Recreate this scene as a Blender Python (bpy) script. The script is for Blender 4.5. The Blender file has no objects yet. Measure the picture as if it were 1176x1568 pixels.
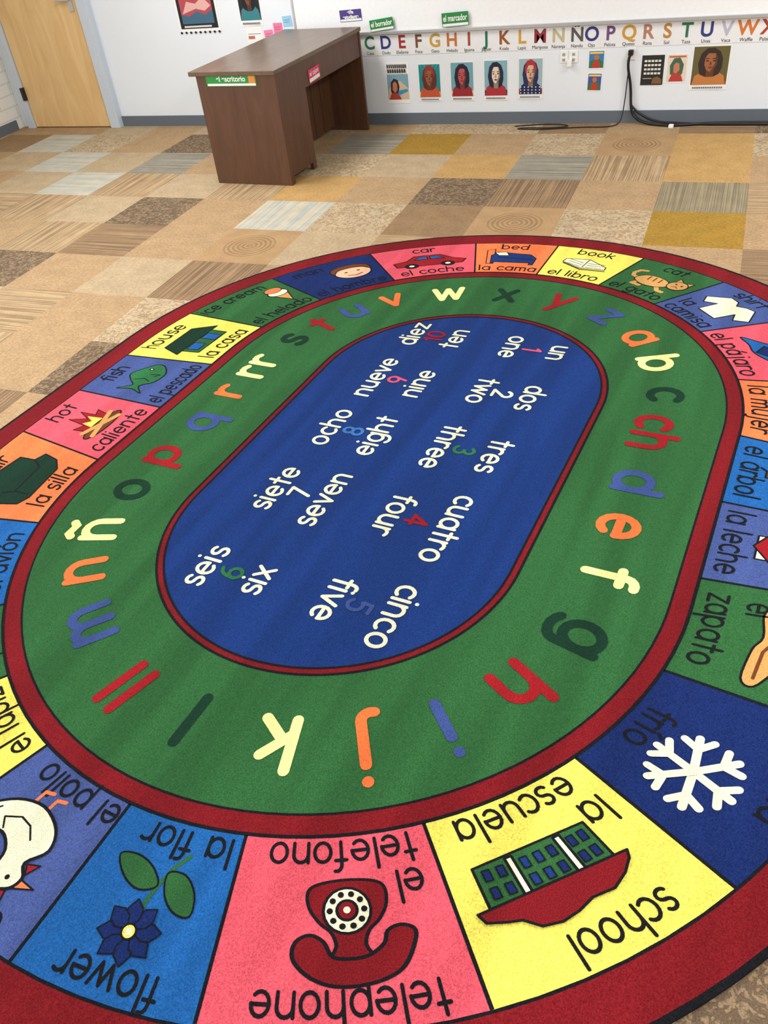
import bpy, math, random
from mathutils import Matrix, Vector
S=1.15
sc=bpy.context.scene
sc.view_settings.view_transform='Standard'
sc.view_settings.look='None'
random.seed(7)
def lin(c):
    return tuple(((x/255)/12.92 if x/255<=.04045 else ((x/255+.055)/1.055)**2.4) for x in c)+(1,)
def newmat(name):
    m=bpy.data.materials.new(name);m.use_nodes=True;nt=m.node_tree
    return m,nt,nt.nodes['Principled BSDF']
def N(nt,t,**k):
    n=nt.nodes.new(t)
    for a,b in k.items():
        setattr(n,a,b)
    return n
def mixc(nt,fac,a,b,blend='MIX'):
    m=N(nt,'ShaderNodeMix',data_type='RGBA',blend_type=blend)
    for i,v in ((0,fac),(6,a),(7,b)):
        if hasattr(v,'is_output'): nt.links.new(v,m.inputs[i])
        else: m.inputs[i].default_value=v
    return m.outputs[2]
def noise(nt,vec,scale,detail=2,dist=0):
    n=N(nt,'ShaderNodeTexNoise');n.inputs['Scale'].default_value=scale;n.inputs['Detail'].default_value=detail;n.inputs['Distortion'].default_value=dist
    if vec is not None: nt.links.new(vec,n.inputs['Vector'])
    return n.outputs[0]
def ramp(nt,v,p0,p1,interp='LINEAR',c0=(0,0,0,1),c1=(1,1,1,1)):
    r=N(nt,'ShaderNodeValToRGB');r.color_ramp.interpolation=interp
    r.color_ramp.elements[0].position=p0;r.color_ramp.elements[1].position=p1
    r.color_ramp.elements[0].color=c0;r.color_ramp.elements[1].color=c1
    nt.links.new(v,r.inputs[0]);return r.outputs[0]
def bump(nt,bs,h,st,dist=.01):
    b=N(nt,'ShaderNodeBump');b.inputs['Strength'].default_value=st;b.inputs['Distance'].default_value=dist
    nt.links.new(h,b.inputs['Height']);nt.links.new(b.outputs[0],bs.inputs['Normal'])
_mc={}
def rugmat(name,rgb):
    if name in _mc: return _mc[name]
    m,nt,bs=newmat('rug_'+name)
    tc=N(nt,'ShaderNodeTexCoord').outputs['Object']
    c=lin(rgb);dk=tuple(x*.62 for x in c[:3])+(1,);lt=tuple(min(1,x*1.16+.006) for x in c[:3])+(1,)
    n1=noise(nt,tc,300,2);f=ramp(nt,n1,.3,.7)
    col=mixc(nt,f,dk,lt)
    mp=N(nt,'ShaderNodeMapping');mp.inputs['Scale'].default_value=(.7,7,1);nt.links.new(tc,mp.inputs[0])
    n2=noise(nt,mp.outputs[0],1.2,1,.2);f2=ramp(nt,n2,.4,.6,c0=(.88,.88,.88,1),c1=(1.12,1.12,1.12,1))
    col=mixc(nt,1.0,col,f2,'MULTIPLY')
    nt.links.new(col,bs.inputs['Base Color'])
    bs.inputs['Roughness'].default_value=.95;bs.inputs['Specular IOR Level'].default_value=.12
    bump(nt,bs,n1,.5,.005)
    _mc[name]=m;return m
def plain(name,rgb,rough=.5,spec=.4,metal=0,ns=0,nsc=40):
    if name in _mc: return _mc[name]
    m,nt,bs=newmat(name)
    tc=N(nt,'ShaderNodeTexCoord').outputs['Object']
    c=lin(rgb);n1=noise(nt,tc,nsc,1)
    dk=tuple(x*.93 for x in c[:3])+(1,)
    nt.links.new(mixc(nt,n1,dk,c),bs.inputs['Base Color'])
    bs.inputs['Roughness'].default_value=rough;bs.inputs['Metallic'].default_value=metal;bs.inputs['Specular IOR Level'].default_value=spec
    _mc[name]=m;return m
def woodmat(name,c1,c2,sc3,rough=.45,axis=None):
    m,nt,bs=newmat(name)
    tc=N(nt,'ShaderNodeTexCoord').outputs['Object'];mp=N(nt,'ShaderNodeMapping');mp.inputs['Scale'].default_value=sc3
    nt.links.new(tc,mp.inputs[0]);n1=noise(nt,mp.outputs[0],3,6,1.2);f=ramp(nt,n1,.3,.7)
    nt.links.new(mixc(nt,f,lin(c1),lin(c2)),bs.inputs['Base Color']);bs.inputs['Roughness'].default_value=rough
    return m
def link(o,parent=None):
    sc.collection.objects.link(o)
    if parent:
        o.parent=parent;o.location=Vector(o.location)-Vector(parent.location)
    return o
def empty(name,loc=(0,0,0)):
    e=bpy.data.objects.new(name,None);e.location=loc;e.empty_display_size=.1;sc.collection.objects.link(e);return e
class Acc:
    def __init__(s): s.v=[];s.f=[];s.m=[];s.mats=[];s.uv=[]
    def mi(s,m):
        if m not in s.mats: s.mats.append(m)
        return s.mats.index(m)
    def poly(s,pts,m,uv=None):
        i=len(s.v);s.v+=[tuple(p) for p in pts];s.f.append(tuple(range(i,i+len(pts))));s.m.append(s.mi(m));s.uv.append(uv)
    def box(s,x0,x1,y0,y1,z0,z1,m):
        p=[(x0,y0,z0),(x1,y0,z0),(x1,y1,z0),(x0,y1,z0),(x0,y0,z1),(x1,y0,z1),(x1,y1,z1),(x0,y1,z1)]
        for f in ((0,3,2,1),(4,5,6,7),(0,1,5,4),(1,2,6,5),(2,3,7,6),(3,0,4,7)): s.poly([p[k] for k in f],m)
    def obj(s,name,parent=None,loc=(0,0,0),bevel=0,merge=False):
        me=bpy.data.meshes.new(name);me.from_pydata(s.v,[],s.f)
        for m in s.mats: me.materials.append(m)
        me.polygons.foreach_set('material_index',s.m)
        if any(s.uv):
            ul=me.uv_layers.new(name='UVMap')
            for p,u in zip(me.polygons,s.uv):
                if u:
                    for li,c in zip(p.loop_indices,u): ul.data[li].uv=c
        me.update();o=bpy.data.objects.new(name,me);o.location=loc;link(o,parent)
        if bevel:
            import bmesh
            bm=bmesh.new();bm.from_mesh(me);bmesh.ops.remove_doubles(bm,verts=bm.verts,dist=1e-5);bm.to_mesh(me);bm.free()
            b=o.modifiers.new('bevel','BEVEL');b.width=bevel;b.segments=2;b.limit_method='ANGLE'
        return o
def box(name,x0,x1,y0,y1,z0,z1,m,parent=None,bevel=0):
    a=Acc();a.box(x0,x1,y0,y1,z0,z1,m);return a.obj(name,parent,bevel=bevel)

# ---------------- camera ----------------
H=1.6*S;t=.6829;r=-.1288;wp=.4383
F=Vector((0,math.cos(t),-math.sin(t)));R0=Vector((1,0,0));U0=Vector((0,math.sin(t),math.cos(t)))
Rv=math.cos(r)*R0+math.sin(r)*U0;Uv=-math.sin(r)*R0+math.cos(r)*U0
rz=Matrix.Rotation(wp,3,'Z');F=rz@F;Rv=rz@Rv;Uv=rz@Uv
M=Matrix(((Rv.x,Uv.x,-F.x,0),(Rv.y,Uv.y,-F.y,0),(Rv.z,Uv.z,-F.z,H),(0,0,0,1)))
cd=bpy.data.cameras.new('camera');cam=bpy.data.objects.new('camera',cd);sc.collection.objects.link(cam)
cam.matrix_world=M;cd.sensor_width=36;cd.lens=1258.4/1568*36;cd.clip_start=.05;sc.camera=cam

# ---------------- room ----------------
XL=-5.69*S;XR=3.2;YB=5.9436*S;YF=-2.6;ZC=2.75
T=.4425*S;TX=-.33*S;TY=3.93*S
def dim(c):
    g=sum(c)/3;return tuple((x*.93+g*.07)*.905 for x in c)
def tile(name,c1,c2,pat,k=14):
    m,nt,bs=newmat('carpet_'+name);c1=dim(c1);c2=dim(c2)
    t_=N(nt,'ShaderNodeTexCoord');ob=t_.outputs['Object'];uv=t_.outputs['UV']
    if pat=='plain': f=ramp(nt,noise(nt,ob,60,2),.35,.65)
    elif pat=='stripe':
        mp=N(nt,'ShaderNodeMapping');mp.inputs['Scale'].default_value=(k*2.8,.4,1);nt.links.new(uv,mp.inputs[0])
        n=noise(nt,mp.outputs[0],1.5,1)
        f=ramp(nt,n,.40,.60)
    elif pat=='floral':
        n=noise(nt,ob,20,1,2.6);a=ramp(nt,n,.46,.52);n2=noise(nt,ob,36,1,1.5);b=ramp(nt,n2,.54,.62)
        mm=N(nt,'ShaderNodeMath',operation='SUBTRACT');nt.links.new(a,mm.inputs[0]);nt.links.new(b,mm.inputs[1]);mm.use_clamp=True;f=mm.outputs[0]
    elif pat=='rings':
        mp=N(nt,'ShaderNodeMapping');mp.inputs['Location'].default_value=(-.5,-.5,0);nt.links.new(uv,mp.inputs[0])
        w=N(nt,'ShaderNodeTexWave',wave_type='RINGS',rings_direction='Z');w.inputs['Scale'].default_value=5.5;w.inputs['Distortion'].default_value=1.2;w.inputs['Detail Scale'].default_value=3
        nt.links.new(mp.outputs[0],w.inputs[0]);f0=ramp(nt,w.outputs[1],.35,.7)
        l=N(nt,'ShaderNodeVectorMath',operation='LENGTH');nt.links.new(mp.outputs[0],l.inputs[0])
        g=ramp(nt,l.outputs['Value'],.30,.36,c0=(.85,.85,.85,1),c1=(.12,.12,.12,1))
        mm=N(nt,'ShaderNodeMath',operation='MULTIPLY');nt.links.new(f0,mm.inputs[0]);nt.links.new(g,mm.inputs[1]);f=mm.outputs[0]
    col=mixc(nt,f,lin(c1),lin(c2))
    hn=noise(nt,ob,260,1);col=mixc(nt,1.0,col,ramp(nt,hn,.3,.7,c0=(.70,.70,.70,1),c1=(1.22,1.22,1.22,1)),'MULTIPLY')
    ln=noise(nt,ob,9,1);col=mixc(nt,1.0,col,ramp(nt,ln,.3,.7,c0=(.92,.92,.92,1),c1=(1.06,1.06,1.06,1)),'MULTIPLY')
    nt.links.new(col,bs.inputs['Base Color']);bs.inputs['Roughness'].default_value=.95;bs.inputs['Specular IOR Level'].default_value=.15
    bump(nt,bs,hn,.4,.004);return m
tm={
'tan':tile('tan',(176,144,104),(196,163,122),'plain'),
'tanst':tile('tan_striped',(158,130,96),(202,172,130),'stripe',10),
'brownst':tile('brown_striped',(130,104,78),(174,142,106),'stripe',13),
'brown':tile('brown',(150,120,86),(166,134,98),'plain'),
'floral':tile('floral_beige',(202,181,146),(174,146,110),'floral'),
'floraldk':tile('floral_dark',(114,94,74),(154,130,100),'floral'),
'grey':tile('grey_striped',(134,128,114),(176,168,150),'stripe',14),
'greygr':tile('greygreen_striped',(136,124,98),(168,154,122),'stripe',18),
'must':tile('mustard',(164,126,44),(184,144,56),'plain'),
'gold':tile('gold',(192,150,90),(208,167,104),'plain'),
'rings':tile('rings',(188,152,108),(156,124,86),'rings'),
'pale':tile('pale_blue_striped',(210,198,172),(178,186,182),'stripe',6),
'beige':tile('beige',(200,177,141),(184,159,124),'plain')}
over={(0,0):'must',(-3,1):'floraldk',(-4,3):'must',(-2,1):'brownst',(-1,1):'tan',(0,1):'greygr',(-3,2):'gold',(-2,2):'grey',(-1,2):'tanst',(0,2):'gold',
(-3,3):'tan',(-2,3):'floral',(-1,3):'rings',(0,3):'gold',(-1,0):'floral',(-2,0):'rings',(-3,0):'brown',(-4,0):'floral',(-5,0):'pale',(-5,-1):'rings',(-7,0):'floraldk',(-5,1):'gold',
(-4,1):'tan',(-4,2):'beige',(-5,3):'grey',(-6,0):'tan',(-6,-1):'tan',(-7,-1):'brownst',(-6,-2):'beige',(-8,0):'beige',(-8,-1):'tanst',(-9,1):'pale',(-8,1):'tanst',(-10,2):'pale',(-9,2):'beige',(-10,3):'floral',(-11,3):'pale',(-8,3):'floraldk',(-9,3):'tan',(-8,2):'grey',(1,0):'tan',(1,1):'tanst',(1,2):'tan',(1,3):'floral',(-4,-1):'beige',(-9,0):'tanst',(-10,1):'beige',(-10,0):'tanst',(-11,2):'beige',(-6,1):'tanst',(-7,1):'beige',(-7,2):'tan',(-7,-2):'tan',(-8,-2):'floraldk',(-7,-3):'tanst',(-6,-3):'tan',(-8,-3):'beige',
(0,-8):'brown',(1,-8):'floraldk',(0,-7):'floraldk',(1,-7):'brown',(0,-6):'brown'}
fl=Acc();keys=['tan','tan','tanst','brown','floral','beige','beige','brownst','tanst','tan','floraldk','tan','tanst','floral']
i0=math.floor((XL-TX)/T);i1=math.ceil((XR-TX)/T);j0=math.floor((YF-TY)/T);j1=math.ceil((YB-TY)/T)
for i in range(i0,i1):
    for j in range(j0,j1):
        x0=TX+i*T;y0=TY+j*T;xa,xb=max(x0,XL),min(x0+T,XR);ya,yb=max(y0,YF),min(y0+T,YB)
        if xb<=xa or yb<=ya: continue
        k=over.get((i,j)) or random.choice(keys);rr=(i+j)%2
        uv=[]
        for (x,y) in ((xa,ya),(xb,ya),(xb,yb),(xa,yb)):
            a,b=(x-x0)/T,(y-y0)/T
            uv.append((a,b) if rr else (b,a))
        fl.poly([(xa,ya,0),(xb,ya,0),(xb,yb,0),(xa,yb,0)],tm[k],uv)
fl.obj('floor')
def wallmat(name,rgb,brick=False):
    m,nt,bs=newmat(name);tc=N(nt,'ShaderNodeTexCoord').outputs['Object']
    n=noise(nt,tc,90,2);c=lin(rgb)
    base=mixc(nt,noise(nt,tc,2,1),tuple(x*.95 for x in c[:3])+(1,),c)
    bs.inputs['Roughness'].default_value=.7
    if brick:
        sx=N(nt,'ShaderNodeSeparateXYZ');nt.links.new(tc,sx.inputs[0]);cx=N(nt,'ShaderNodeCombineXYZ')
        nt.links.new(sx.outputs[1],cx.inputs[0]);nt.links.new(sx.outputs[2],cx.inputs[1])
        b=N(nt,'ShaderNodeTexBrick');b.inputs['Scale'].default_value=1;b.inputs['Brick Width'].default_value=.4;b.inputs['Row Height'].default_value=.1;b.inputs['Mortar Size'].default_value=.006
        nt.links.new(cx.outputs[0],b.inputs[0]);bump(nt,bs,b.outputs['Fac'],-.8,.01)
        base=mixc(nt,b.outputs['Fac'],base,lin(tuple(v*.9 for v in rgb)))
    else: bump(nt,bs,n,.08,.003)
    nt.links.new(base,bs.inputs['Base Color'])
    return m
wm=wallmat('wall_paint_white',(224,230,237));wbk=wallmat('wall_painted_brick',(230,228,220),True);cm=wallmat('ceiling_paint',(235,235,232))
box('wall_back',XL-.15,XR+.15,YB,YB+.15,0,ZC,wm)
box('wall_right',XR,XR+.15,YF,YB,0,ZC,wm)
box('wall_front',XL-.15,XR+.15,YF-.15,YF,0,ZC,wm)
WY0,WY1,WZ0,WZ1=-.6,3.6,.95,2.35
lw=Acc();lw.box(XL-.15,XL,YF,WY0,0,ZC,wbk);lw.box(XL-.15,XL,WY1,YB,0,ZC,wbk);lw.box(XL-.15,XL,WY0,WY1,0,WZ0,wbk);lw.box(XL-.15,XL,WY0,WY1,WZ1,ZC,wbk);lw.obj('wall_left')
fm=plain('aluminium_frame',(190,192,194),.4,.5,.6)
wf=Acc()
for y in (WY0+.025,WY0+1.05,WY0+2.1,WY0+3.15,WY1-.025): wf.box(XL-.1,XL-.04,y-.025,y+.025,WZ0,WZ1,fm)
for z in (WZ0+.025,WZ0+.7,WZ1-.025): wf.box(XL-.1,XL-.04,WY0,WY1,z-.025,z+.025,fm)
wf.obj('window_1')
box('ceiling',XL-.15,XR+.15,YF-.15,YB+.15,ZC,ZC+.1,cm)
bb=plain('baseboard_rubber_grey',(96,104,114),.6)
bh=.075*S
box('baseboard_back',-4.66*S,XR,YB-.012,YB,0,bh,bb)
box('baseboard_left',XL,XL+.012,YF,YB-.1,0,bh,bb)
box('baseboard_right',XR-.012,XR,YF,YB,0,bh,bb)
box('baseboard_front',XL,XR,YF,YF+.012,0,bh,bb)
# door
dw=woodmat('door_maple_veneer',(208,170,114),(228,194,140),(3,3,.5),.4)
frm=plain('door_frame_paint',(194,204,216),.45)
dk=plain('dark_metal',(60,58,56),.4,.5,.7)
d=empty('door_1',(-5.14*S,YB,0))
box('slab',-5.53*S,-4.755*S,YB-.045,YB-.005,.008,2.12,dw,d,.003)
box('frame_left',-5.60*S,-5.535*S,YB-.07,YB,0,2.2,frm,d,.003)
box('frame_right',-4.75*S,-4.66*S,YB-.07,YB,0,2.2,frm,d,.003)
box('frame_head',-5.60*S,-4.66*S,YB-.07,YB,2.125,2.2,frm,d,.003)
for k,z in enumerate((.25,1.1,1.9)): box('hinge_%d'%k,-5.55*S,-5.525*S,YB-.078,YB-.04,z,z+.11,dk,d)
box('lever_plate',-4.83*S,-4.79*S,YB-.055,YB-.04,.95,1.12,fm,d);box('lever',-4.92*S,-4.80*S,YB-.085,YB-.065,1.03,1.05,fm,d,.004)

# ---------------- text stroke font for the rug ----------------
def arc(cx,cy,rx,ry,a0,a1,n=None):
    n=n or max(4,int(abs(a1-a0)/22))
    return [(cx+rx*math.cos(math.radians(a0+(a1-a0)*i/n)),cy+ry*math.sin(math.radians(a0+(a1-a0)*i/n))) for i in range(n+1)]
O=lambda:arc(.42,.5,.42,.5,0,360,20)
ns=lambda:[[(0,1),(0,0)],arc(.38,.6,.38,.4,180,0,8)+[(.76,0)]]
G={'a':([O(),[(.84,1),(.84,0)]],1.12),'b':([[(0,1.5),(0,0)],O()],1.12),'c':([arc(.42,.5,.42,.5,48,312)],.93),'d':([O(),[(.84,1.5),(.84,0)]],1.12),
'e':([[(0,.52),(.84,.52)],arc(.42,.5,.42,.5,0,315)],1.08),'f':([[(.25,0),(.25,1.15)]+arc(.52,1.15,.27,.35,180,75)[1:],[(0,.95),(.55,.95)]],.72),
'g':([O(),[(.84,1),(.84,-.12)]+arc(.42,-.12,.42,.38,0,-145)[1:]],1.12),'h':([[(0,1.5),(0,0)],arc(.38,.6,.38,.4,180,0,8)+[(.76,0)]],1.05),
'i':([[(0,1),(0,0)],[(0,1.42),(0,1.43)]],.32),'j':([[(.25,1),(.25,-.2)]+arc(0,-.2,.25,.28,0,-110)[1:],[(.25,1.42),(.25,1.43)]],.58),
'k':([[(0,1.5),(0,0)],[(.66,1),(0,.38)],[(.22,.58),(.74,0)]],.98),'l':([[(0,1.5),(0,0)]],.32),
'm':([[(0,1),(0,0)],arc(.3,.65,.3,.35,180,0,7)+[(.6,0)],arc(.9,.65,.3,.35,180,0,7)+[(1.2,0)]],1.5),'n':(ns(),1.05),
'ñ':(ns()+[[(.04,1.38),(.2,1.5),(.38,1.44),(.56,1.38),(.72,1.5)]],1.05),'o':([O()],1.1),'p':([[(0,1),(0,-.5)],O()],1.12),'q':([O(),[(.84,1),(.84,-.5)]],1.12),
'r':([[(0,1),(0,0)],arc(.36,.6,.36,.4,180,55)],.72),'s':([arc(.34,.75,.29,.25,35,270,9)+arc(.34,.25,.31,.25,90,-145,9)[1:]],.86),
't':([[(.27,1.42),(.27,0)],[(0,.97),(.54,.97)]],.76),'u':([[(0,1)]+arc(.38,.4,.38,.4,180,360,8)+[(.76,1)],[(.76,1),(.76,0)]],1.05),
'v':([[(0,1),(.38,0),(.76,1)]],.95),'w':([[(0,1),(.3,0),(.6,.95),(.9,0),(1.2,1)]],1.4),'x':([[(0,1),(.72,0)],[(.72,1),(0,0)]],.95),
'y':([[(0,1),(.4,.02)],[(.8,1),(.2,-.5)]],.98),'z':([[(0,1),(.7,1),(0,0),(.72,0)]],.92),
'1':([[(0,1.15),(.28,1.45),(.28,0)]],.6),'2':([arc(.4,1.05,.38,.4,165,-25)+[(.0,0),(.82,0)]],1.0),'3':([arc(.36,1.08,.34,.36,150,-90,9),arc(.36,.38,.4,.38,90,-150,10)],.95),
'4':([[(.62,0),(.62,1.45),(0,.45),(.85,.45)]],1.0),'5':([[(.75,1.45),(.15,1.45),(.08,.85)],arc(.38,.48,.4,.46,125,-145,10)],.98),
'6':([[(.6,1.45)]+arc(.5,.5,.46,.9,120,180,4),arc(.42,.42,.4,.42,180,540,18)],1.02),'7':([[(0,1.45),(.78,1.45),(.28,0)]],.95),
'8':([arc(.42,1.08,.33,.36,0,360,16),arc(.42,.37,.4,.38,0,360,16)],1.02),'9':([arc(.42,1.0,.4,.42,0,360,18),[(.82,1.0),(.5,0)]],1.02),'0':([arc(.44,.73,.42,.73,0,360,18)],1.1),' ':([],.55)}
for ch,b in (('á','a'),('ó','o')): G[ch]=(G[b][0]+[[(.38,1.22),(.6,1.48)]],G[b][1])
G['í']=([[(0,1),(0,0)],[(-.06,1.22),(.14,1.48)]],.4)
def layout(word,gap=.07):
    st=[];x=0
    for ch in word:
        g,a=G[ch];st+=[[(x+p[0],p[1]) for p in s] for s in g];x+=a+gap
    return st
def bbox(st):
    xs=[p[0] for s in st for p in s];ys=[p[1] for s in st for p in s];return min(xs),max(xs),min(ys),max(ys)
rug=Acc()
def sub(a,b): return (a[0]-b[0],a[1]-b[1])
def ribbon(st,th,mapf,mat,z,dz=.00012):
    """flat monoline strokes: mitred joins, round caps, split at sharp corners"""
    h=th/2;parts=[]
    for s in st:
        q=[s[0]]
        for p in s[1:]:
            if math.hypot(*sub(p,q[-1]))>1e-6: q.append(p)
        cur=[q[0]]
        for i in range(1,len(q)):
            cur.append(q[i])
            if i<len(q)-1:
                a=sub(q[i],q[i-1]);b=sub(q[i+1],q[i]);cs=(a[0]*b[0]+a[1]*b[1])/(math.hypot(*a)*math.hypot(*b))
                if cs<.55: parts.append(cur);cur=[q[i]]
        parts.append(cur)
    for pi,s in enumerate(parts):
        zz=z+dz*(pi%6);n=len(s)
        if n<2: continue
        closed=n>3 and math.hypot(*sub(s[0],s[-1]))<1e-4
        if closed: s=s[:-1];n-=1
        L=[];Rr=[]
        for i in range(n):
            if closed: a=sub(s[i],s[i-1]);b=sub(s[(i+1)%n],s[i])
            else:
                a=sub(s[i],s[i-1]) if i else sub(s[1],s[0]);b=sub(s[i+1],s[i]) if i<n-1 else a
            la=math.hypot(*a);lb=math.hypot(*b);nx=-(a[1]/la+b[1]/lb);ny=a[0]/la+b[0]/lb;l=math.hypot(nx,ny);nx/=l;ny/=l
            k=h/max(.6,nx*(-a[1]/la)+ny*(a[0]/la))
            L.append((s[i][0]+nx*k,s[i][1]+ny*k));Rr.append((s[i][0]-nx*k,s[i][1]-ny*k))
        for i in range(n if closed else n-1):
            j=(i+1)%n
            rug.poly([mapf(*p)+(zz,) for p in (L[i],Rr[i],Rr[j],L[j])],mat)
        if not closed:
            for (c0,dd) in ((s[0],sub(s[0],s[1])),(s[-1],sub(s[-1],s[-2]))):
                a0=math.atan2(dd[1],dd[0])
                rug.poly([mapf(c0[0]+h*math.cos(a0+math.pi*(k/6-.5)),c0[1]+h*math.sin(a0+math.pi*(k/6-.5)))+(zz,) for k in range(7)],mat)
# ring parametrisation
Lk=[(0,.442),(.549,.442),(.957,.4194),(1.007,.4194),(1.424,.365),(1.532,.372),(2,.372)]
def Lr(R):
    for (a,la),(b,lb) in zip(Lk,Lk[1:]):
        if R<=b: return la+(lb-la)*(R-a)/(b-a)
    return .37
def P(q,R):
    L=Lr(R);q%=456;Rf=R-max(0,(R-1.0))*.07
    if q<90: p=math.radians(q);return (L+Rf*math.cos(p))*S,-R*math.sin(p)*S
    if q<138: return (L-2*L*(q-90)/48)*S,-R*S
    if q<318: p=math.radians(q-138);return (-L-R*math.sin(p))*S,-R*math.cos(p)*S
    if q<366: return (-L+2*L*(q-318)/48)*S,R*S
    p=math.radians(q-366);return (L+Rf*math.sin(p))*S,R*math.cos(p)*S
def band(q0,q1,Ra,Rb,mat,z):
    n=max(1,int((q1-q0)/3))
    for i in range(n):
        a=q0+(q1-q0)*i/n;b=q0+(q1-q0)*(i+1)/n
        rug.poly([P(a,Ra)+(z,),P(a,Rb)+(z,),P(b,Rb)+(z,),P(b,Ra)+(z,)],mat)
def lineq(q,Ra,Rb,th,mat,z):
    a=P(q,Ra);b=P(q,Rb);dx,dy=b[0]-a[0],b[1]-a[1];l=math.hypot(dx,dy);nx,ny=-dy/l*th/2,dx/l*th/2
    rug.poly([(a[0]+nx,a[1]+ny,z),(a[0]-nx,a[1]-ny,z),(b[0]-nx,b[1]-ny,z),(b[0]+nx,b[1]+ny,z)],mat)
C={'blue':(17,50,114),'green':(42,94,50),'red':(118,15,24),'black':(14,16,22),'pink':(218,84,100),'yellow':(232,218,94),'peri':(64,82,140),'sky':(24,92,162),
'orange':(240,120,70),'navy':(13,36,94),'cream':(230,226,150),'dkgreen':(10,48,33),'white':(226,226,196),'tan':(200,150,86),'skin':(236,184,150),'brown':(104,56,30),'lred':(150,20,30),'lperi':(56,76,136),'lorange':(230,112,58),'lgreen':(40,108,62),'lpink':(216,84,114),'lsky':(58,112,180)}
c=lambda k:rugmat(k,C[k])
Z=.011
n=152;bot=[P(456*i/n,1.535) for i in range(n)]
rug.poly([p+(0.001,) for p in bot],c('black'))
for i in range(n):
    a=bot[i];b=bot[(i+1)%n];rug.poly([a+(.001,),a+(Z,),b+(Z,),b+(.001,)],c('black'))
band(0,456,1.515,1.535,c('black'),Z);band(0,456,1.43,1.522,c('red'),Z+.0004)
band(0,456,1.42,1.432,c('black'),Z+.0002)
band(0,456,1.003,1.012,c('black'),Z+.0012);band(0,456,.958,1.004,c('red'),Z);band(0,456,.953,.959,c('black'),Z+.0004)
band(0,456,.556,.955,c('green'),Z)
band(0,456,.553,.561,c('black'),Z+.0008);band(0,456,.538,.555,c('red'),Z+.0004);band(0,456,.532,.539,c('black'),Z+.0008)
rug.poly([P(456*i/n,.536)+(Z,) for i in range(n)],c('blue'))
Z1=Z+.0016
def place(word,u,v,xh,th,mat,dx,dy,ctr='bbox',sx=1,comp=False):
    st=layout(word,.2 if comp else .07)
    if comp: st=[s if min(p[1] for p in s)>1.2 else [(x,1+(y-1)*.7 if y>1 else (y*.8 if y<0 else y)) for x,y in s] for s in st]
    x0,x1,y0,y1=bbox(st);cx=(x0+x1)/2;cy=(y0+y1)/2 if ctr=='bbox' else .5
    def mp(x,y):
        X=(x-cx)*xh*sx;Y=(y-cy)*xh
        return ((u+dy*X+dx*Y)*S,(v-dx*X+dy*Y)*S)
    ribbon(st,th/xh,mp,mat,Z1)
LET=[('a',96,-56),('b',79,-68),('c',58,-74),('ch',34,-76),('d',6,-77),('e',-16,-76),('f',-37,-79),('g',-60,-76),('h',-81,-69),('i',-98,-57),('j',-109,-43),('k',-117,-22),('l',-119,1),('ll',-117,23),('m',-103,47),('n',-87,64),('ñ',-71,75),('o',-50,77),('p',-30,77),('q',-8,76),('r',14,80),('rr',34,80),('s',58,78),('t',73,73),('u',88,65),('v',102,53),('w',114,31),('x',119,6),('y',117,-18),('z',110,-40)]
lc=['lorange','cream','dkgreen','lred','lperi']
for i,(w,u,v) in enumerate(LET):
    u/=100;v/=100;uc=max(-.43,min(.43,u));d=Vector((u-uc,v)).normalized()
    place(w,u,v,.102,.0275,c(lc[i%5]),d.x,d.y,sx=.92 if w=='ch' else 1.0,comp=True)
for a,nn,b,col,u in [('un','1','one','lpink',76),('dos','2','two','white',42),('tres','3','three','lgreen',5),('cuatro','4','four','lred',-33),('cinco','5','five','lperi',-71)]:
    place(a,u/100,-.297,.052,.0115,c('white'),0,-1,'x');place(nn,u/100,-.2,.048,.012,c(col),0,-1);place(b,u/100,-.113,.052,.0115,c('white'),0,-1,'x')
for a,nn,b,col,u in [('seis','6','six','lgreen',-72),('siete','7','seven','white',-33),('ocho','8','eight','lsky',4),('nueve','9','nine','lpink',40),('diez','10','ten','lred',76)]:
    place(a,u/100,.297,.052,.0115,c('white'),0,1,'x');place(nn,u/100,.213,.048,.012,c(col),0,1);place(b,u/100,.118,.052,.0115,c('white'),0,1,'x')
D=[0,17,33.5,50,71,91,111.4,130.9,150.5,169.5,190.3,211.7,228];D=D+[228+x for x in D[1:]]
D[-1]=456
def smooth(pts,closed=True,k=4):
    n=len(pts);o=[]
    for i in range(n):
        p0,p1,p2,p3=pts[i-1],pts[i],pts[(i+1)%n],pts[(i+2)%n]
        for j in range(k):
            t=j/k;o.append(tuple(.5*((2*p1[m])+(-p0[m]+p2[m])*t+(2*p0[m]-5*p1[m]+4*p2[m]-p3[m])*t*t+(-p0[m]+3*p1[m]-3*p2[m]+p3[m])*t**3) for m in (0,1)))
    return o
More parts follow.
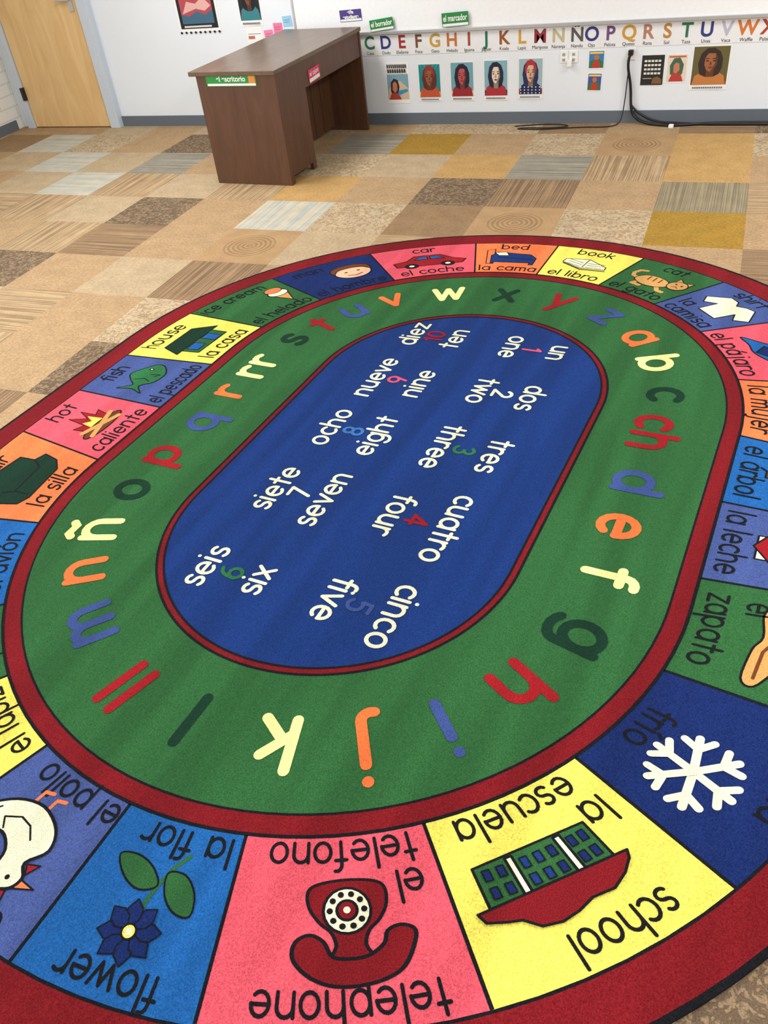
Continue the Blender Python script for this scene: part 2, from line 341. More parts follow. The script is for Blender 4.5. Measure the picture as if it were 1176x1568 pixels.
class Blk:
    def __init__(s,i,col):
        s.a,s.b=D[i],D[i+1];band(s.a,s.b,1.01,1.424,c(col),Z+.0008);s.z=Z1;s.i=i
    def m(s,a,b): return P(s.a+(s.b-s.a)*a,1.01+.414*b)
    def W(s,b):
        p=s.m(0,b);q=s.m(1,b);return math.hypot(p[0]-q[0],p[1]-q[1])/S
    def up(s): s.z+=.00012
    def poly(s,pts,col,ol=.014,sm=False):
        if sm: pts=smooth(pts)
        s.up();rug.poly([s.m(*p)+(s.z,) for p in pts],c(col))
        if ol: s.line(pts+[pts[0]],'black',ol)
    def line(s,pts,col,th):
        s.up();ribbon([pts],th,s.m,c(col),s.z,.00002)
    def ell(s,x,y,rx,ry,col,ol=.014): s.poly([(x+rx*math.cos(k*math.pi/10),y+ry*math.sin(k*math.pi/10)) for k in range(20)],col,ol)
    def text(s,w,a,b,xh=.047,sx=.84,th=.0085,col='black',maxw=None):
        st=layout(w);x0,x1,y0,y1=bbox(st);W=s.W(b);wid=(x1-x0)*xh*sx/W
        if wid>.86: sx*=.86/wid
        mp=lambda x,y:s.m(a+(x-(x0+x1)/2)*xh*sx/W,b+(y-.5)*xh/.414)
        ribbon(st,th/xh,mp,c(col),Z1)
cols=['yellow','green','peri','pink','orange','sky','peri','green','navy','yellow','pink','sky','peri','yellow','green','sky','orange','pink','peri','yellow','green','navy','pink','orange']
B=[Blk(i,cols[i]) for i in range(24)]
for q in D[:-1]: lineq(q,1.01,1.424,.009,c('black'),Z+.0012)
def two(k,top,bot,**kw): B[k].text(top,.5,.85,**kw);B[k].text(bot,.5,.12,**kw)
# book
two(0,'book','el libro');b=B[0]
b.poly([(.2,.5),(.48,.36),(.8,.42),(.78,.5),(.5,.66),(.22,.6)],'white');b.line([(.5,.4),(.5,.64)],'black',.012);b.line([(.22,.46),(.5,.32),(.82,.38)],'black',.02)
for k in (.44,.5,.56): b.line([(.27,k+.04),(.46,k-.03)],'black',.008);b.line([(.54,k-.03),(.74,k+.0)],'black',.008)
# cat
two(1,'cat','el gato');b=B[1]
b.line([(.28,.45),(.18,.48),(.14,.56),(.17,.66),(.24,.68)],'tan',.05)
b.line([(.35,.4),(.3,.28),(.42,.27)],'tan',.055);b.line([(.6,.38),(.7,.28),(.78,.28)],'tan',.055)
b.poly([(.24,.42),(.3,.56),(.45,.6),(.62,.56),(.7,.44),(.6,.34),(.4,.32)],'tan',.012,True);b.poly([(.68,.58),(.68,.72),(.78,.64)],'tan',.01);b.poly([(.79,.64),(.88,.7),(.88,.56)],'tan',.01);b.ell(.78,.53,.12,.12,'tan',.012)
b.ell(.74,.56,.014,.016,'black',0);b.ell(.82,.56,.014,.016,'black',0);b.line([(.74,.48),(.78,.5),(.82,.48)],'black',.01)
for x in (.38,.46,.54): b.line([(x,.56),(x+.02,.46)],'brown',.016)
# shirt
b=B[2];b.text('shirt',.5,.87);b.text('la',.2,.3);b.text('camisa',.5,.1)
b.poly([(.4,.30),(.72,.28),(.72,.52),(.84,.42),(.94,.54),(.74,.74),(.64,.72),(.55,.66),(.48,.74),(.36,.76),(.18,.58),(.27,.46),(.4,.54)],'white')
# bird
b=B[3];b.text('bird',.5,.87);b.text('el pájaro',.5,.1)
b.poly([(.2,.3),(.35,.45),(.45,.62),(.62,.68),(.72,.6),(.84,.56),(.74,.5),(.66,.36),(.5,.28),(.35,.3)],'sky',.014,True);b.poly([(.4,.42),(.5,.3),(.62,.42),(.5,.5)],'navy');b.ell(.66,.6,.02,.02,'white')
# woman
two(4,'woman','la mujer');b=B[4]
b.ell(.5,.54,.22,.22,'brown');b.ell(.5,.5,.14,.17,'skin');b.line([(.45,.43),(.5,.4),(.55,.43)],'lred',.02);b.ell(.45,.53,.014,.014,'black',0);b.ell(.55,.53,.014,.014,'black',0)
# tree
two(5,'tree','el árbol');b=B[5]
b.poly([(.45,.24),(.55,.24),(.54,.5),(.46,.5)],'brown');b.poly([(.28,.5),(.24,.62),(.36,.72),(.5,.78),(.66,.72),(.76,.6),(.7,.5),(.5,.46)],'dkgreen',.014,True)
# milk
two(6,'milk','la leche');b=B[6]
b.poly([(.36,.28),(.66,.28),(.66,.6),(.58,.74),(.44,.74),(.36,.6)],'white');b.poly([(.3,.36),(.5,.26),(.7,.38),(.7,.52),(.5,.46),(.3,.52)],'lred')
# shoe
b=B[7];b.text('shoe',.5,.87);b.text('el',.25,.36);b.text('zapato',.5,.13)
b.poly([(.16,.46),(.3,.40),(.5,.42),(.62,.38),(.86,.38),(.9,.46),(.72,.55),(.52,.72),(.42,.66),(.24,.7),(.16,.6)],'tan',.014,True);b.line([(.22,.52),(.45,.52),(.62,.44),(.84,.44)],'brown',.02)
# cold
b=B[8];b.text('cold',.5,.88);b.text('frío',.5,.12)
cx,cy=.62,.47
for k in range(6):
    a=math.radians(k*60+22);e=(math.cos(a)*1.0,math.sin(a));nn=(-e[1],e[0])
    b.line([(cx,cy),(cx+.235*e[0],cy+.235*e[1])],'white',.046)
    for sg in (1,-1):
        b.line([(cx+.155*e[0],cy+.155*e[1]),(cx+.215*e[0]+sg*.075*nn[0],cy+.215*e[1]+sg*.075*nn[1])],'white',.044)
# school
b=B[9];b.text('school',.42,.86);b.text('escuela',.5,.10);b.text('la',.16,.30)
b.poly([(.26,.33),(.86,.33),(.86,.56),(.26,.56)],'green')
for x in (.40,.66): b.poly([(x,.33),(x+.035,.33),(x+.035,.56),(x,.56)],'white')
for x in (.29,.35,.46,.53,.60,.72,.79):
    for y in (.36,.46): b.poly([(x,y),(x+.035,y),(x+.035,y+.06),(x,y+.06)],'navy' if x<.5 or x>.6 else 'blue',.008)
b.poly([(.2,.57),(.92,.57),(.90,.62),(.82,.645),(.76,.66),(.70,.72),(.62,.735),(.54,.72),(.46,.69),(.36,.70),(.28,.66),(.22,.61)],'red')
# telephone
b=B[10];b.text('telephone',.47,.87);b.text('telefono',.46,.09);b.text('el',.15,.30)
f=lambda L:[((x-.51)*.80+.455,y) for x,y in L];g=lambda L:[((x-.47)*.72+.43,y-.005) for x,y in L]
b.poly(f([(.36,.27),(.51,.255),(.66,.27),(.73,.31),(.72,.40),(.66,.48),(.60,.53),(.575,.60),(.6,.68),(.4,.68),(.425,.60),(.40,.53),(.34,.48),(.29,.40),(.29,.31)]),'red',.016,True)
b.poly(g([(.14,.62),(.13,.56),(.2,.53),(.28,.55),(.31,.61),(.4,.66),(.5,.67),(.6,.655),(.65,.58),(.73,.545),(.81,.58),(.82,.66),(.74,.74),(.62,.79),(.48,.80),(.33,.78),(.22,.73)]),'red',.018,True)
b.ell(.455,.42,.105,.12,'white');b.ell(.455,.42,.045,.052,'red')
for k in range(10):
    a=k*math.pi/5;b.ell(.455+.076*math.cos(a),.42+.087*math.sin(a),.014,.016,'black',0)
b.ell(.455,.42,.016,.018,'white',0)
# flower
b=B[11];b.text('flower',.5,.88);b.text('la flor',.42,.10)
b.line([(.5,.58),(.49,.46),(.46,.36),(.42,.27),(.34,.18)],'green',.026)
b.poly([(.47,.38),(.58,.43),(.72,.38),(.82,.28),(.7,.25),(.56,.29)],'green',.012,True);b.poly([(.44,.30),(.40,.42),(.30,.50),(.2,.50),(.22,.38),(.32,.29)],'green',.012,True)
for k in range(8):
    a=k*math.pi/4+.2;e=(math.cos(a),math.sin(a));nn=(-e[1],e[0]);f=lambda r,s:(.5+r*e[0]+s*nn[0],.65+r*e[1]*.95+s*nn[1])
    b.poly([f(.02,0),f(.08,.045),f(.13,.045),f(.185,0),f(.13,-.045),f(.08,-.045)],'navy',.009)
b.ell(.5,.65,.04,.04,'yellow',.01);b.ell(.5,.65,.02,.02,'white',0)
# chicken
b=B[12];b.text('chicken',.5,.9);b.text('el pollo',.42,.10)
b.line([(.5,.28),(.5,.2),(.43,.18)],'orange',.025);b.line([(.63,.28),(.63,.2),(.56,.18)],'orange',.025)
b.poly([(.30,.74),(.27,.82),(.33,.80),(.36,.86),(.40,.80),(.46,.82),(.44,.73)],'lred',.01);b.poly([(.28,.65),(.16,.66),(.27,.71)],'orange',.01);b.poly([(.27,.62),(.23,.54),(.31,.57)],'lred',.01)
b.poly([(.29,.72),(.27,.64),(.33,.57),(.26,.45),(.34,.33),(.54,.27),(.74,.33),(.88,.48),(.93,.66),(.83,.72),(.74,.58),(.62,.52),(.50,.58),(.46,.70),(.38,.76)],'white',.02,True)
b.ell(.35,.68,.015,.015,'black',0);b.line([(.42,.46),(.5,.40),(.6,.39),(.7,.45),(.64,.5)],'black',.012);b.line([(.78,.42),(.86,.54),(.86,.64)],'black',.012)
# pencil
two(13,'pencil','el lápiz');b=B[13];b.poly([(.2,.42),(.7,.42),(.84,.48),(.7,.54),(.2,.54)],'orange');b.poly([(.14,.42),(.2,.42),(.2,.54),(.14,.54)],'pink')
# ball
two(14,'ball','la pelota');b=B[14];b.ell(.5,.48,.18,.18,'lred');b.line([(.34,.5),(.5,.56),(.66,.5)],'white',.03)
# airplane
two(15,'airplane','el avión');b=B[15]
b.poly([(.45,.50),(.38,.72),(.5,.72),(.6,.5)],'lred');b.poly([(.45,.46),(.38,.26),(.5,.26),(.6,.46)],'lred')
b.poly([(.15,.46),(.3,.42),(.75,.42),(.88,.48),(.75,.54),(.3,.54)],'white',.014,True)
# chair
two(16,'chair','la silla');b=B[16]
b.poly([(.2,.32),(.3,.26),(.72,.26),(.82,.36),(.84,.52),(.74,.56),(.72,.72),(.5,.78),(.3,.70),(.26,.54),(.17,.5)],'dkgreen');b.line([(.3,.54),(.34,.44),(.68,.44),(.74,.56)],'black',.014);b.line([(.34,.44),(.34,.3)],'black',.014)
# hot
two(17,'hot','caliente');b=B[17]
b.poly([(.32,.4),(.28,.55),(.4,.5),(.42,.72),(.52,.55),(.6,.7),(.62,.52),(.72,.56),(.68,.4)],'lred',.01);b.poly([(.4,.4),(.42,.54),(.5,.48),(.56,.58),(.6,.4)],'yellow',0)
b.ell(.5,.34,.3,.07,'brown');b.line([(.26,.42),(.72,.3)],'tan',.05);b.line([(.28,.3),(.74,.42)],'tan',.05)
# fish
two(18,'fish','el pescado');b=B[18]
b.poly([(.18,.36),(.32,.46),(.45,.36),(.65,.34),(.82,.44),(.84,.54),(.7,.64),(.55,.7),(.42,.62),(.32,.54),(.2,.66),(.24,.5)],'lgreen',.014,True);b.ell(.72,.54,.02,.02,'white');b.line([(.45,.42),(.5,.5),(.44,.6)],'black',.012);b.line([(.56,.42),(.62,.38),(.6,.48)],'black',.012)
# house
two(19,'house','la casa');b=B[19]
b.poly([(.24,.28),(.76,.28),(.76,.5),(.24,.5)],'green');b.poly([(.14,.48),(.86,.48),(.72,.7),(.28,.7)],'dkgreen');b.poly([(.30,.32),(.46,.32),(.46,.45),(.30,.45)],'sky',.01);b.poly([(.56,.28),(.68,.28),(.68,.45),(.56,.45)],'sky',.01)
# ice cream
b=B[20];b.text('ice cream',.42,.85);b.text('el helado',.5,.12)
b.poly([(.8,.26),(.7,.52),(.9,.52)],'tan');b.ell(.8,.56,.12,.09,'white');b.ell(.8,.66,.1,.08,'orange',.01)
# man
b=B[21];b.text('man',.3,.82);b.text('el hombre',.5,.12)
b.ell(.68,.52,.2,.19,'skin');b.poly([(.48,.54),(.48,.68),(.6,.76),(.76,.76),(.88,.68),(.88,.54),(.82,.62),(.72,.66),(.58,.65),(.52,.6)],'brown',.01,True);b.line([(.6,.44),(.68,.4),(.76,.44)],'lred',.018);b.ell(.61,.54,.02,.014,'black',0);b.ell(.75,.54,.02,.014,'black',0)
# car
two(22,'car','el coche');b=B[22]
b.poly([(.14,.36),(.86,.36),(.9,.48),(.76,.54),(.64,.68),(.38,.68),(.28,.54),(.13,.5)],'lred');b.ell(.3,.35,.08,.08,'black',0);b.ell(.3,.35,.03,.03,'white',0);b.ell(.7,.35,.08,.08,'black',0);b.ell(.7,.35,.03,.03,'white',0);b.poly([(.36,.54),(.42,.63),(.5,.63),(.5,.54)],'sky',.01);b.poly([(.53,.54),(.53,.63),(.61,.63),(.68,.54)],'sky',.01)
# bed
two(23,'bed','la cama');b=B[23]
b.poly([(.2,.28),(.26,.28),(.26,.34),(.78,.34),(.78,.28),(.84,.28),(.84,.5),(.74,.62),(.3,.68),(.2,.56)],'blue');b.poly([(.26,.66),(.32,.56),(.46,.56),(.42,.68)],'white');b.poly([(.16,.28),(.16,.74),(.26,.78),(.26,.6),(.22,.56),(.22,.28)],'orange',.012)
b.line([(.3,.5),(.8,.46)],'black',.01)
ang=1.0329+wp
ro=rug.obj('alphabet_rug',loc=(-.884*S,2.1032*S,0));ro.rotation_euler=(0,0,ang)

# ---------------- desk ----------------
wd_=woodmat('desk_walnut_laminate',(78,50,33),(95,62,43),(6,6,.8),.42)
wt_=woodmat('desk_top_laminate',(94,74,58),(110,90,72),(6,1,6),.33)
X0,X1,Y0,Y1,HT=-3.015*S,-2.475*S,4.64*S,5.83*S,.645*S
DC=Vector(((X0+X1)/2,(Y0+Y1)/2,0));DR=-math.radians(2.6)
dsk=empty('teacher_desk',DC)
box('top',X0-.05,X1+.008,Y0-.012,Y1+.005,HT-.028,HT,wt_,dsk,.003)
box('end_panel_near',X0,X1,Y0,Y0+.025,0,HT-.028,wd_,dsk,.002)
box('end_panel_far',X0,X1,Y1-.025,Y1,0,HT-.028,wd_,dsk,.002)
PY=4.99*S
a=Acc();a.box(X0+.02,X1-.004,Y0+.025,PY,.05,HT-.028,wd_);a.box(X0+.03,X1-.002,Y0+.025,Y0+.06,0,.05,wd_);a.box(X1-.03,X1-.002,PY-.05,PY,.0,.05,wd_);a.obj('pedestal_near',dsk,bevel=.002)
box('pedestal_far',X0+.02,-2.80*S,Y1-.42,Y1-.025,.05,HT-.028,wd_,dsk,.002)
a=Acc();a.box(-2.74*S-.018,-2.74*S,PY,Y1-.025,.03,HT-.028,wd_)
for y in (PY+.3,PY+.6,PY+.75): a.box(-2.74*S,-2.74*S+.006,y,y+.012,.03,HT-.2,wd_)
a.obj('modesty_panel',dsk)
box('apron',X1-.03,X1-.006,PY,Y1-.025,HT-.20,HT-.028,wd_,dsk,.002)
pull=plain('desk_pull_dark',(40,32,30),.4)
for s0,s1 in ((Y0+.03,PY),(Y1-.42,Y1-.03)):
    for k,(z0,z1) in enumerate(((.06,.30),(.31,.50),(.51,.69))):
        box('drawer_front',X0-.012,X0+.02,s0+.008,s1-.008,z0,z1,wd_,dsk,.003);box('drawer_pull',X0-.035,X0-.012,(s0+s1)/2-.06,(s0+s1)/2+.06,z1-.07,z1-.05,pull,dsk,.004)
def label(name,body,size,loc,rot,mat,parent,bold=0):
    cu=bpy.data.curves.new(name,'FONT');cu.body=body;cu.size=size;cu.align_x='CENTER';cu.align_y='CENTER';cu.offset=bold;cu.materials.append(mat)
    o=bpy.data.objects.new(name,cu);o.location=loc;o.rotation_euler=rot;link(o,parent);return o
pw=plain('paper_white',(236,236,234),.6);ink=plain('ink_black',(28,26,28),.6)
WR=(math.pi/2,0,0)
def sign(name,x0,x1,z0,z1,y,body,rgb,rot=0,strip=True):
    cx,cz=(x0+x1)/2,(z0+z1)/2;e=empty(name,(cx,y,cz));hw,hh=(x1-x0)/2,(z1-z0)/2
    a=Acc();a.box(-hw,hw,-.0015,0,-hh,hh,plain('sign_%02x%02x%02x'%rgb,rgb,.5));o=a.obj('card',e);o.location=(0,0,0)
    if strip: a=Acc();a.box(-hw*.96,hw*.96,-.002,-.0015,-hh*.92,-hh*.55,pw);o=a.obj('caption_strip',e);o.location=(0,0,0)
    nl=body.count('\n')+1
    t_=label('lettering',body,hh*(1.25 if nl==1 else .8),(cx,y-.003,cz+hh*.18),WR,pw,e,.0012)
    bpy.context.view_layer.update();w=t_.dimensions.x
    if w>hw*1.8: t_.scale=(hw*1.8/w,1,1)
    e.rotation_euler=(0,rot,0);return e
# labels stuck on the desk belong to the desk
e=sign('desk_name_sign',-2.945*S,-2.60*S,.565*S,.63*S,Y0-.001,'el escritorio',(40,144,60))
a=Acc();a.box(.14,.19,-.0025,-.002,-.02,.032,plain('sticker_orange',(226,140,60)));o=a.obj('sticker',e);o.location=(0,0,0)
e.parent=dsk;e.location=Vector(e.location)-DC
e=empty('drawer_name_sign',(X1-.004,5.12*S,.52*S));pk=plain('sign_pink',(216,52,104))
a=Acc();a.box(0,.0015,-.085,.085,-.042,.042,pk);a.box(.0015,.002,-.08,.08,-.037,-.014,pw);o=a.obj('card',e);o.location=(0,0,0)
label('lettering','el cajon',.045,(X1-.001,5.12*S,.532*S),(math.pi/2,0,math.pi/2),pw,e,.0006)
e.rotation_euler=(.05,0,0);e.parent=dsk;e.location=Vector(e.location)-DC
dsk.rotation_euler=(0,0,DR)

# ---------------- whiteboard & wall things ----------------
wb=empty('whiteboard',(-1*S,YB,1.2))
gl=plain('whiteboard_surface',(238,241,244),.2,.5);WZ=.586*S
box('panel',-2.97*S,XR-.05,YB-.012,YB,WZ,1.95,gl,wb)
box('frame_bottom',-2.98*S,XR-.04,YB-.03,YB,WZ-.012,WZ+.010,fm,wb,.002);box('frame_side',-2.985*S,-2.97*S,YB-.02,YB,WZ,1.96,fm,wb,.002);box('frame_top',-2.98*S,XR-.04,YB-.02,YB,1.94,1.96,fm,wb,.002)
sign('student_sign',-2.63*S,-2.47*S,.66*S,.73*S,YB-.013,'el/la\nestudiante',(74,56,130),-.03)
sign('eraser_sign',-2.41*S,-2.24*S,.60*S,.67*S,YB-.032,'el borrador',(34,130,62),-.10)
sign('marker_sign',-1.90*S,-1.72*S,.605*S,.685*S,YB-.032,'el marcador',(34,130,62),-.04)
bn=empty('alphabet_wall_letters',(-1*S,YB,.54*S))
box('strip',-2.62*S,.42*S,YB-.003,YB,.445*S,.574*S,plain('strip_paper',(228,230,233),.6),bn)
lets='BCDEFGHIJKLMNÑOPQRSTUVWXYZ';lcl=[(190,90,34),(40,120,84),(44,56,124),(160,44,50),(116,76,44),(196,154,60),(190,110,44),(160,66,44)]
special={'J':(20,110,90),'K':(150,80,36),'L':(206,156,54),'M':(140,40,50),'N':(190,180,140),'Ñ':(84,84,80),'O':(44,52,124),'P':(110,70,120),'Q':(200,150,50),'R':(176,124,100),'S':(186,130,56),'T':(40,112,76),'U':(44,54,126),'V':(180,180,200),'W':(206,114,44)}
words={'C':'Casa','D':'Dado','E':'Elefante','F':'Foca','G':'Gato','H':'Helado','I':'Iguana','J':'Jaguar','K':'Koala','L':'Lapiz','M':'Mariposa','N':'Naranja','Ñ':'Nandu','O':'Ojo','P':'Pelota','Q':'Queso','R':'Rana','S':'Sol','T':'Taza','U':'Uvas','V':'Vaca','W':'Waffle'}
for i,ch in enumerate(lets):
    x=-1.61+(i-8)*(.118 if i<14 else .1135)
    rgb=special.get(ch,lcl[i%8]);label('letter',ch,.126,(x*S,YB-.0045,.520*S),WR,plain('letter_%02x%02x%02x'%rgb,rgb,.6),bn,.003)
    label('word',words.get(ch,'Palabra'),.032,(x*S,YB-.0045,.46*S),WR,ink,bn)
# posters
def poster(name,x0,x1,z0,z1,fn,rot=0,y=None):
    if z1<.46: z0-=.012;z1-=.012
    w=(x1-x0)*S;h=(z1-z0)*S;y=YB-.001 if y is None else y
    a=Acc();k=[0]
    def quad(pts,rgb):
        k[0]+=1;yy=-.001-.0004*k[0];a.poly([((p[0]-.5)*w,yy,(p[1]-.5)*h) for p in pts],plain('ink_%02x%02x%02x'%tuple(rgb),rgb,.6))
    def ell(cx,cy,rx,ry,rgb,n=20): quad([(cx+rx*math.cos(2*math.pi*i/n),cy+ry*math.sin(2*math.pi*i/n)) for i in range(n)],rgb)
    a.box(-w/2,w/2,-.001,0,-h/2,h/2,pw);fn(quad,ell)
    o=a.obj(name,loc=((x0+x1)/2*S,y,(z0+z1)/2*S));o.rotation_euler=(0,rot,0);return o
R_=lambda x0,y0,x1,y1:[(x0,y0),(x1,y0),(x1,y1),(x0,y1)]
def portrait(bg,hair,skin,cloth,scarf=None,band=None,stars=False,rays=None):
    dkk=tuple(int(v*.62) for v in skin)
    def f(q,e):
        q(R_(.04,.12,.96,.97),bg)
        if rays:
            for k in range(5): q([(.5,.6),(.04+k*.2,.97),(.12+k*.2,.97)],rays)
        if band: q(R_(.04,.12,.96,.26),band)
        q([(.06,.12),(.12,.32),(.30,.42),(.38,.46),(.62,.46),(.70,.42),(.88,.32),(.94,.12)],cloth)
        q([(.24,.36),(.18,.60),(.24,.82),(.38,.93),(.56,.94),(.72,.86),(.80,.70),(.80,.5),(.74,.36),(.6,.3),(.4,.3)],hair)
        q([(.41,.30),(.41,.5),(.6,.5),(.6,.30)],dkk)
        q([(.35,.72),(.34,.58),(.40,.46),(.50,.41),(.60,.46),(.67,.58),(.66,.72),(.60,.82),(.42,.82)],skin)
        q([(.50,.41),(.60,.46),(.67,.58),(.66,.72),(.60,.80),(.62,.62),(.56,.5)],dkk)
        if scarf: q([(.30,.60),(.27,.74),(.34,.90),(.50,.96),(.66,.90),(.74,.74),(.70,.60),(.66,.74),(.58,.83),(.42,.83),(.36,.74)],scarf)
        for s in (-1,1):
            q([(.5+s*.09-.045,.655),(.5+s*.09,.64),(.5+s*.09+.045,.655),(.5+s*.09,.675)],(30,26,36));q(R_(.5+s*.09-.05,.70,.5+s*.09+.05,.715),(40,30,40))
        q([(.49,.64),(.47,.57),(.53,.57),(.51,.64)],dkk);q([(.43,.52),(.5,.535),(.57,.52),(.5,.49)],(140,34,44))
        if stars:
            for i in range(6):
                for j in range(3): e(.12+i*.15,.16+j*.07,.025,.016,(236,236,240),6)
        for k in range(14): q(R_(.1+k*.057,.045,.14+k*.057,.08),(96,96,110))
    return f
def solidarity(q,e):
    q(R_(.05,.1,.95,.72),(120,160,176));q([(.05,.1),(.1,.36),(.3,.5),(.6,.56),(.95,.36),(.95,.1)],(200,180,150))
    q([(.18,.3),(.2,.52),(.34,.62),(.5,.58),(.56,.42),(.5,.24),(.3,.2)],(50,34,34));q([(.26,.34),(.28,.5),(.38,.55),(.46,.48),(.46,.34),(.36,.26)],(184,116,86));q([(.1,.1),(.2,.26),(.5,.26),(.62,.1)],(166,56,46));q([(.5,.2),(.9,.3),(.9,.36),(.5,.32)],(50,140,180))
    for k in range(10): q(R_(.08+k*.085,.87,.135+k*.085,.96),(44,44,44))
    for k in range(8): q(R_(.1+k*.1,.76,.17+k*.1,.85),(60,54,50))
poster('solidarity_poster',-2.34,-2.165,.15,.41,solidarity)
poster('protest_poster',-2.10,-1.935,.16,.40,portrait((24,130,134),(90,40,34),(150,90,60),(190,80,50),(150,50,44),(220,170,60),rays=(40,150,150)))
poster('girl_portrait_poster',-1.87,-1.70,.16,.405,portrait((110,160,176),(26,28,48),(186,80,84),(150,34,44),None,(220,200,160)))
poster('long_hair_portrait_poster',-1.635,-1.465,.16,.41,portrait((126,172,184),(26,30,60),(226,206,180),(170,40,50),None,(34,44,84)))
poster('flag_hijab_poster',-1.40,-1.23,.165,.415,portrait((150,180,186),(28,38,84),(214,170,140),(28,38,84),(170,40,50),(160,34,44),True))
def small(bg):
    def f(q,e):
        q(R_(.06,.06,.94,.94),bg);q([(.1,.06),(.1,.4),(.3,.5),(.7,.5),(.9,.36),(.9,.06)],(60,110,60));e(.5,.62,.16,.14,(180,110,70));q([(.26,.08),(.34,.42),(.66,.42),(.74,.08)],(190,50,44));q(R_(.1,.8,.9,.9),(230,200,90))
    return f
poster('small_photo_card',-.945,-.84,.335,.445,small((50,120,180)))
poster('small_photo_card',-.945,-.85,.205,.315,small((60,80,160)),.03)
def quote(q,e):
    q(R_(0,0,1,1),(36,34,32))
    for j in range(4):
        for i in range(5): q(R_(.12+i*.155,.36+j*.14,.24+i*.155,.43+j*.14),(216,216,210))
    q(R_(.1,.22,.5,.25),(180,160,120));q([(.5,.05),(.55,.25),(.75,.3),(.95,.2),(.95,.05)],(120,84,50))
poster('quote_poster',-.61,-.475,.235,.405,quote)
def warm(q,e):
    q(R_(.04,.04,.96,.96),(222,206,186));q([(.2,.3),(.16,.6),(.34,.84),(.62,.86),(.82,.62),(.78,.3),(.5,.2)],(60,100,80));q([(.36,.36),(.34,.6),(.46,.7),(.6,.66),(.64,.44),(.5,.32)],(196,120,90));q([(.15,.05),(.3,.33),(.7,.33),(.85,.05)],(176,60,50));q(R_(.1,.87,.9,.92),(190,90,60))
poster('flower_photo_card',-.46,-.335,.245,.41,warm)
poster('elder_woman_poster',-.315,-.09,.20,.45,portrait((96,90,50),(50,34,30),(156,96,60),(190,120,60),None,(110,60,46)))
def stamp(q,e):
    q(R_(0,0,1,1),(236,236,234));q(R_(.05,.06,.95,.97),(22,22,26));q(R_(.12,.14,.88,.92),(176,70,80))
    q([(.12,.14),(.12,.30),(.3,.26),(.5,.34),(.7,.28),(.88,.36),(.88,.14)],(60,100,124));q([(.16,.3),(.3,.5),(.5,.46),(.7,.56),(.86,.42),(.7,.34),(.5,.38)],(220,170,164));q([(.3,.6),(.4,.8),(.6,.84),(.76,.7),(.6,.6)],(130,36,60));q([(.14,.64),(.24,.78),(.3,.64)],(230,150,120));q(R_(.14,.08,.8,.11),(210,210,210))
    for k in range(9): e(.04+k*.115,0,.03,.02,(22,22,26),8)
poster('stamp_poster',-3.93,-3.58,.64,1.03,stamp)
poster('music_portrait_poster',-3.41,-3.23,.66,.97,portrait((26,26,30),(14,14,16),(120,76,54),(50,124,134),None,(80,56,46)))
poster('notes_sheet',-3.38,-3.25,.55,.65,lambda q,e:(q(R_(.1,.6,.9,.64),(120,130,140)),q(R_(.1,.3,.5,.5),(180,110,100))))
for k,(x,z,rgb) in enumerate([(-3.20,.60,(240,130,170)),(-3.12,.64,(238,120,160)),(-3.04,.60,(120,190,226)),(-3.04,.68,(150,200,230)),(-3.13,.55,(236,120,160))]):
    poster('sticky_note',x-.036,x+.036,z-.033,z+.033,lambda q,e,rgb=rgb:(q(R_(0,0,1,1),rgb),q(R_(.15,.6,.8,.64),(90,90,110)),q(R_(.15,.4,.7,.44),(90,90,110))),.05*(k%3-1))
# outlet
ou=empty('wall_outlet',(-1.07*S,YB,.41*S));pl=plain('outlet_plastic',(236,236,234),.35)
box('plate_left',-1.125*S,-1.075*S,YB-.006,YB,.365*S,.435*S,pl,ou,.002);box('plate_right',-1.065*S,-1.01*S,YB-.006,YB,.365*S,.435*S,pl,ou,.002)
for x in (-1.1,-1.038):
    for z in (.382,.413): box('socket',x*S-.010,x*S+.010,YB-.008,YB-.005,z*S-.009,z*S+.009,plain('socket_grey',(150,150,150)),ou)
box('adapter',-1.075*S,-1.045*S,YB-.035,YB-.006,.345*S,.385*S,pl,ou,.004)
bp=empty('power_outlet_plate',(-.68*S,YB,.41*S));box('plate',-.71*S,-.65*S,YB-.006,YB,.37*S,.44*S,pl,bp,.002)
blk=plain('cable_rubber_black',(20,20,22),.45)
box('plug',-.695*S,-.665*S,YB-.04,YB-.006,.40*S,.43*S,blk,bp,.004)
def cable(name,pts,rad,mat,parent=None):
    cu=bpy.data.curves.new(name,'CURVE');cu.dimensions='3D';cu.bevel_depth=rad;cu.bevel_resolution=3;cu.materials.append(mat)
    sp=cu.splines.new('NURBS');sp.points.add(len(pts)-1);sp.use_endpoint_u=True;sp.order_u=4
    for p,q in zip(sp.points,pts): p.co=(q[0]*S,q[1],q[2]*S,1)
    o=bpy.data.objects.new(name,cu);return link(o,parent)
cable('power_cable',[(-.68,YB-.03,.41),(-.70,YB-.035,.36),(-.67,YB-.025,.26),(-.66,YB-.02,.18),(-.655,YB-.03,.11),(-.64,YB-.03,.05),(-.58,YB-.05,.012),(-.45,YB-.11,.009),(-.36,YB-.12,.009),(-.2,YB-.07,.009),(.0,YB-.05,.009),(.3,YB-.06,.009),(.8,YB-.06,.009)],.010,blk)
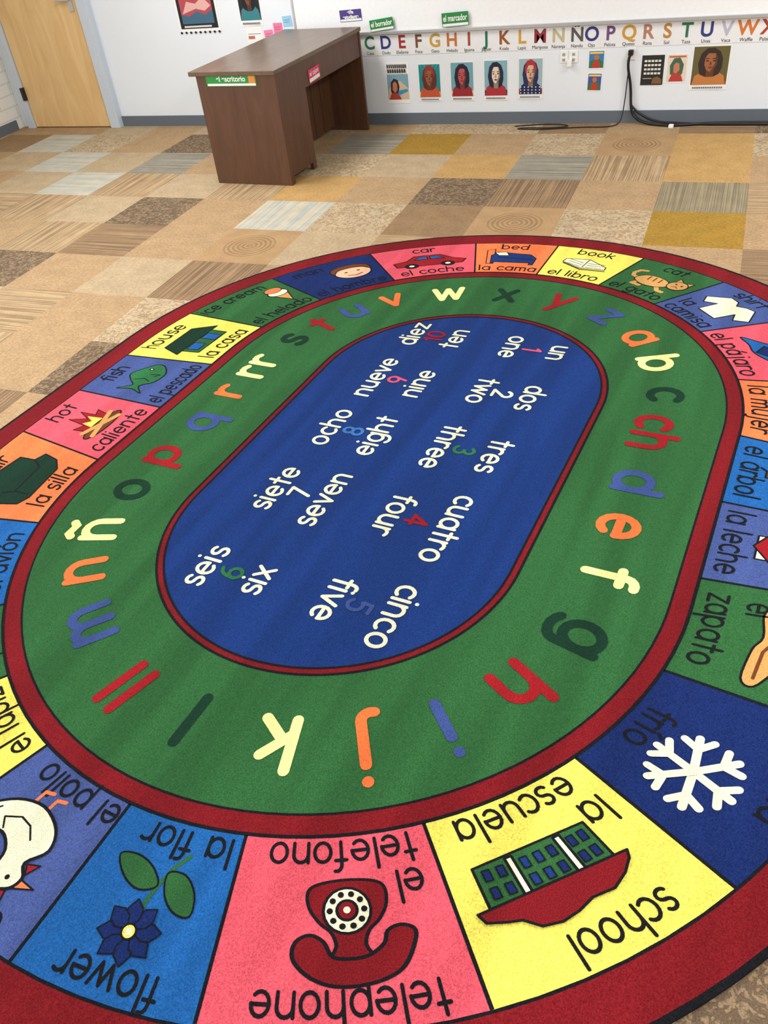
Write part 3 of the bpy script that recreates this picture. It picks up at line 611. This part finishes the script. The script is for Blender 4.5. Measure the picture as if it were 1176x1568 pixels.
cable('power_cable',[(-.66,YB-.02,.12),(-.62,YB-.03,.07),(-.5,YB-.05,.01),(-.38,YB-.04,.008),(-.2,YB-.1,.008),(.2,YB-.09,.008),(.8,YB-.1,.008)],.008,blk)
cable('thin_cord',[(-1.4,YB-.10,.005),(-1.25,YB-.05,.005),(-1.12,YB-.04,.005),(-1.0,YB-.1,.005),(-1.15,YB-.16,.005),(-1.3,YB-.13,.005),(-1.42,YB-.17,.005),(-1.2,YB-.2,.005),(-.95,YB-.12,.005),(-.8,YB-.14,.005),(-.72,YB-.09,.005),(-.7,YB-.03,.03),(-.69,YB-.015,.2),(-.685,YB-.03,.4)],.004,blk)
box('cord_weight',-.40*S,-.37*S,YB-.16,YB-.11,.0,.02,pw,None,.004)

# ---------------- lights ----------------
em,nt,bs=newmat('light_diffuser');bs.inputs['Emission Color'].default_value=(1,.98,.95,1);bs.inputs['Emission Strength'].default_value=2
for x in (-3.6,1.0):
    for y in (-.6,2.4,5.2):
        e=empty('ceiling_light',(x,y,ZC));box('housing',x-.32,x+.32,y-.62,y+.62,ZC-.05,ZC,fm,e);box('diffuser',x-.29,x+.29,y-.59,y+.59,ZC-.055,ZC-.05,em,e)
        l=bpy.data.lights.new('lamp','AREA');l.shape='RECTANGLE';l.size=.58;l.size_y=1.18;l.energy={5.2:58,2.4:62,-.6:72}[y];l.color=(1,.98,.95)
        o=bpy.data.objects.new('lamp',l);o.location=(x,y,ZC-.07);link(o,e)
l=bpy.data.lights.new('window_daylight','AREA');l.shape='RECTANGLE';l.size=WY1-WY0;l.size_y=WZ1-WZ0;l.energy=140;l.color=(.85,.93,1)
o=bpy.data.objects.new('window_daylight',l);o.location=(XL-.2,(WY0+WY1)/2,(WZ0+WZ1)/2);o.rotation_euler=(math.pi/2,0,-math.pi/2);sc.collection.objects.link(o)
w=bpy.data.worlds.new('world');sc.world=w;w.use_nodes=True;w.node_tree.nodes['Background'].inputs[0].default_value=(.75,.85,1,1);w.node_tree.nodes['Background'].inputs[1].default_value=1
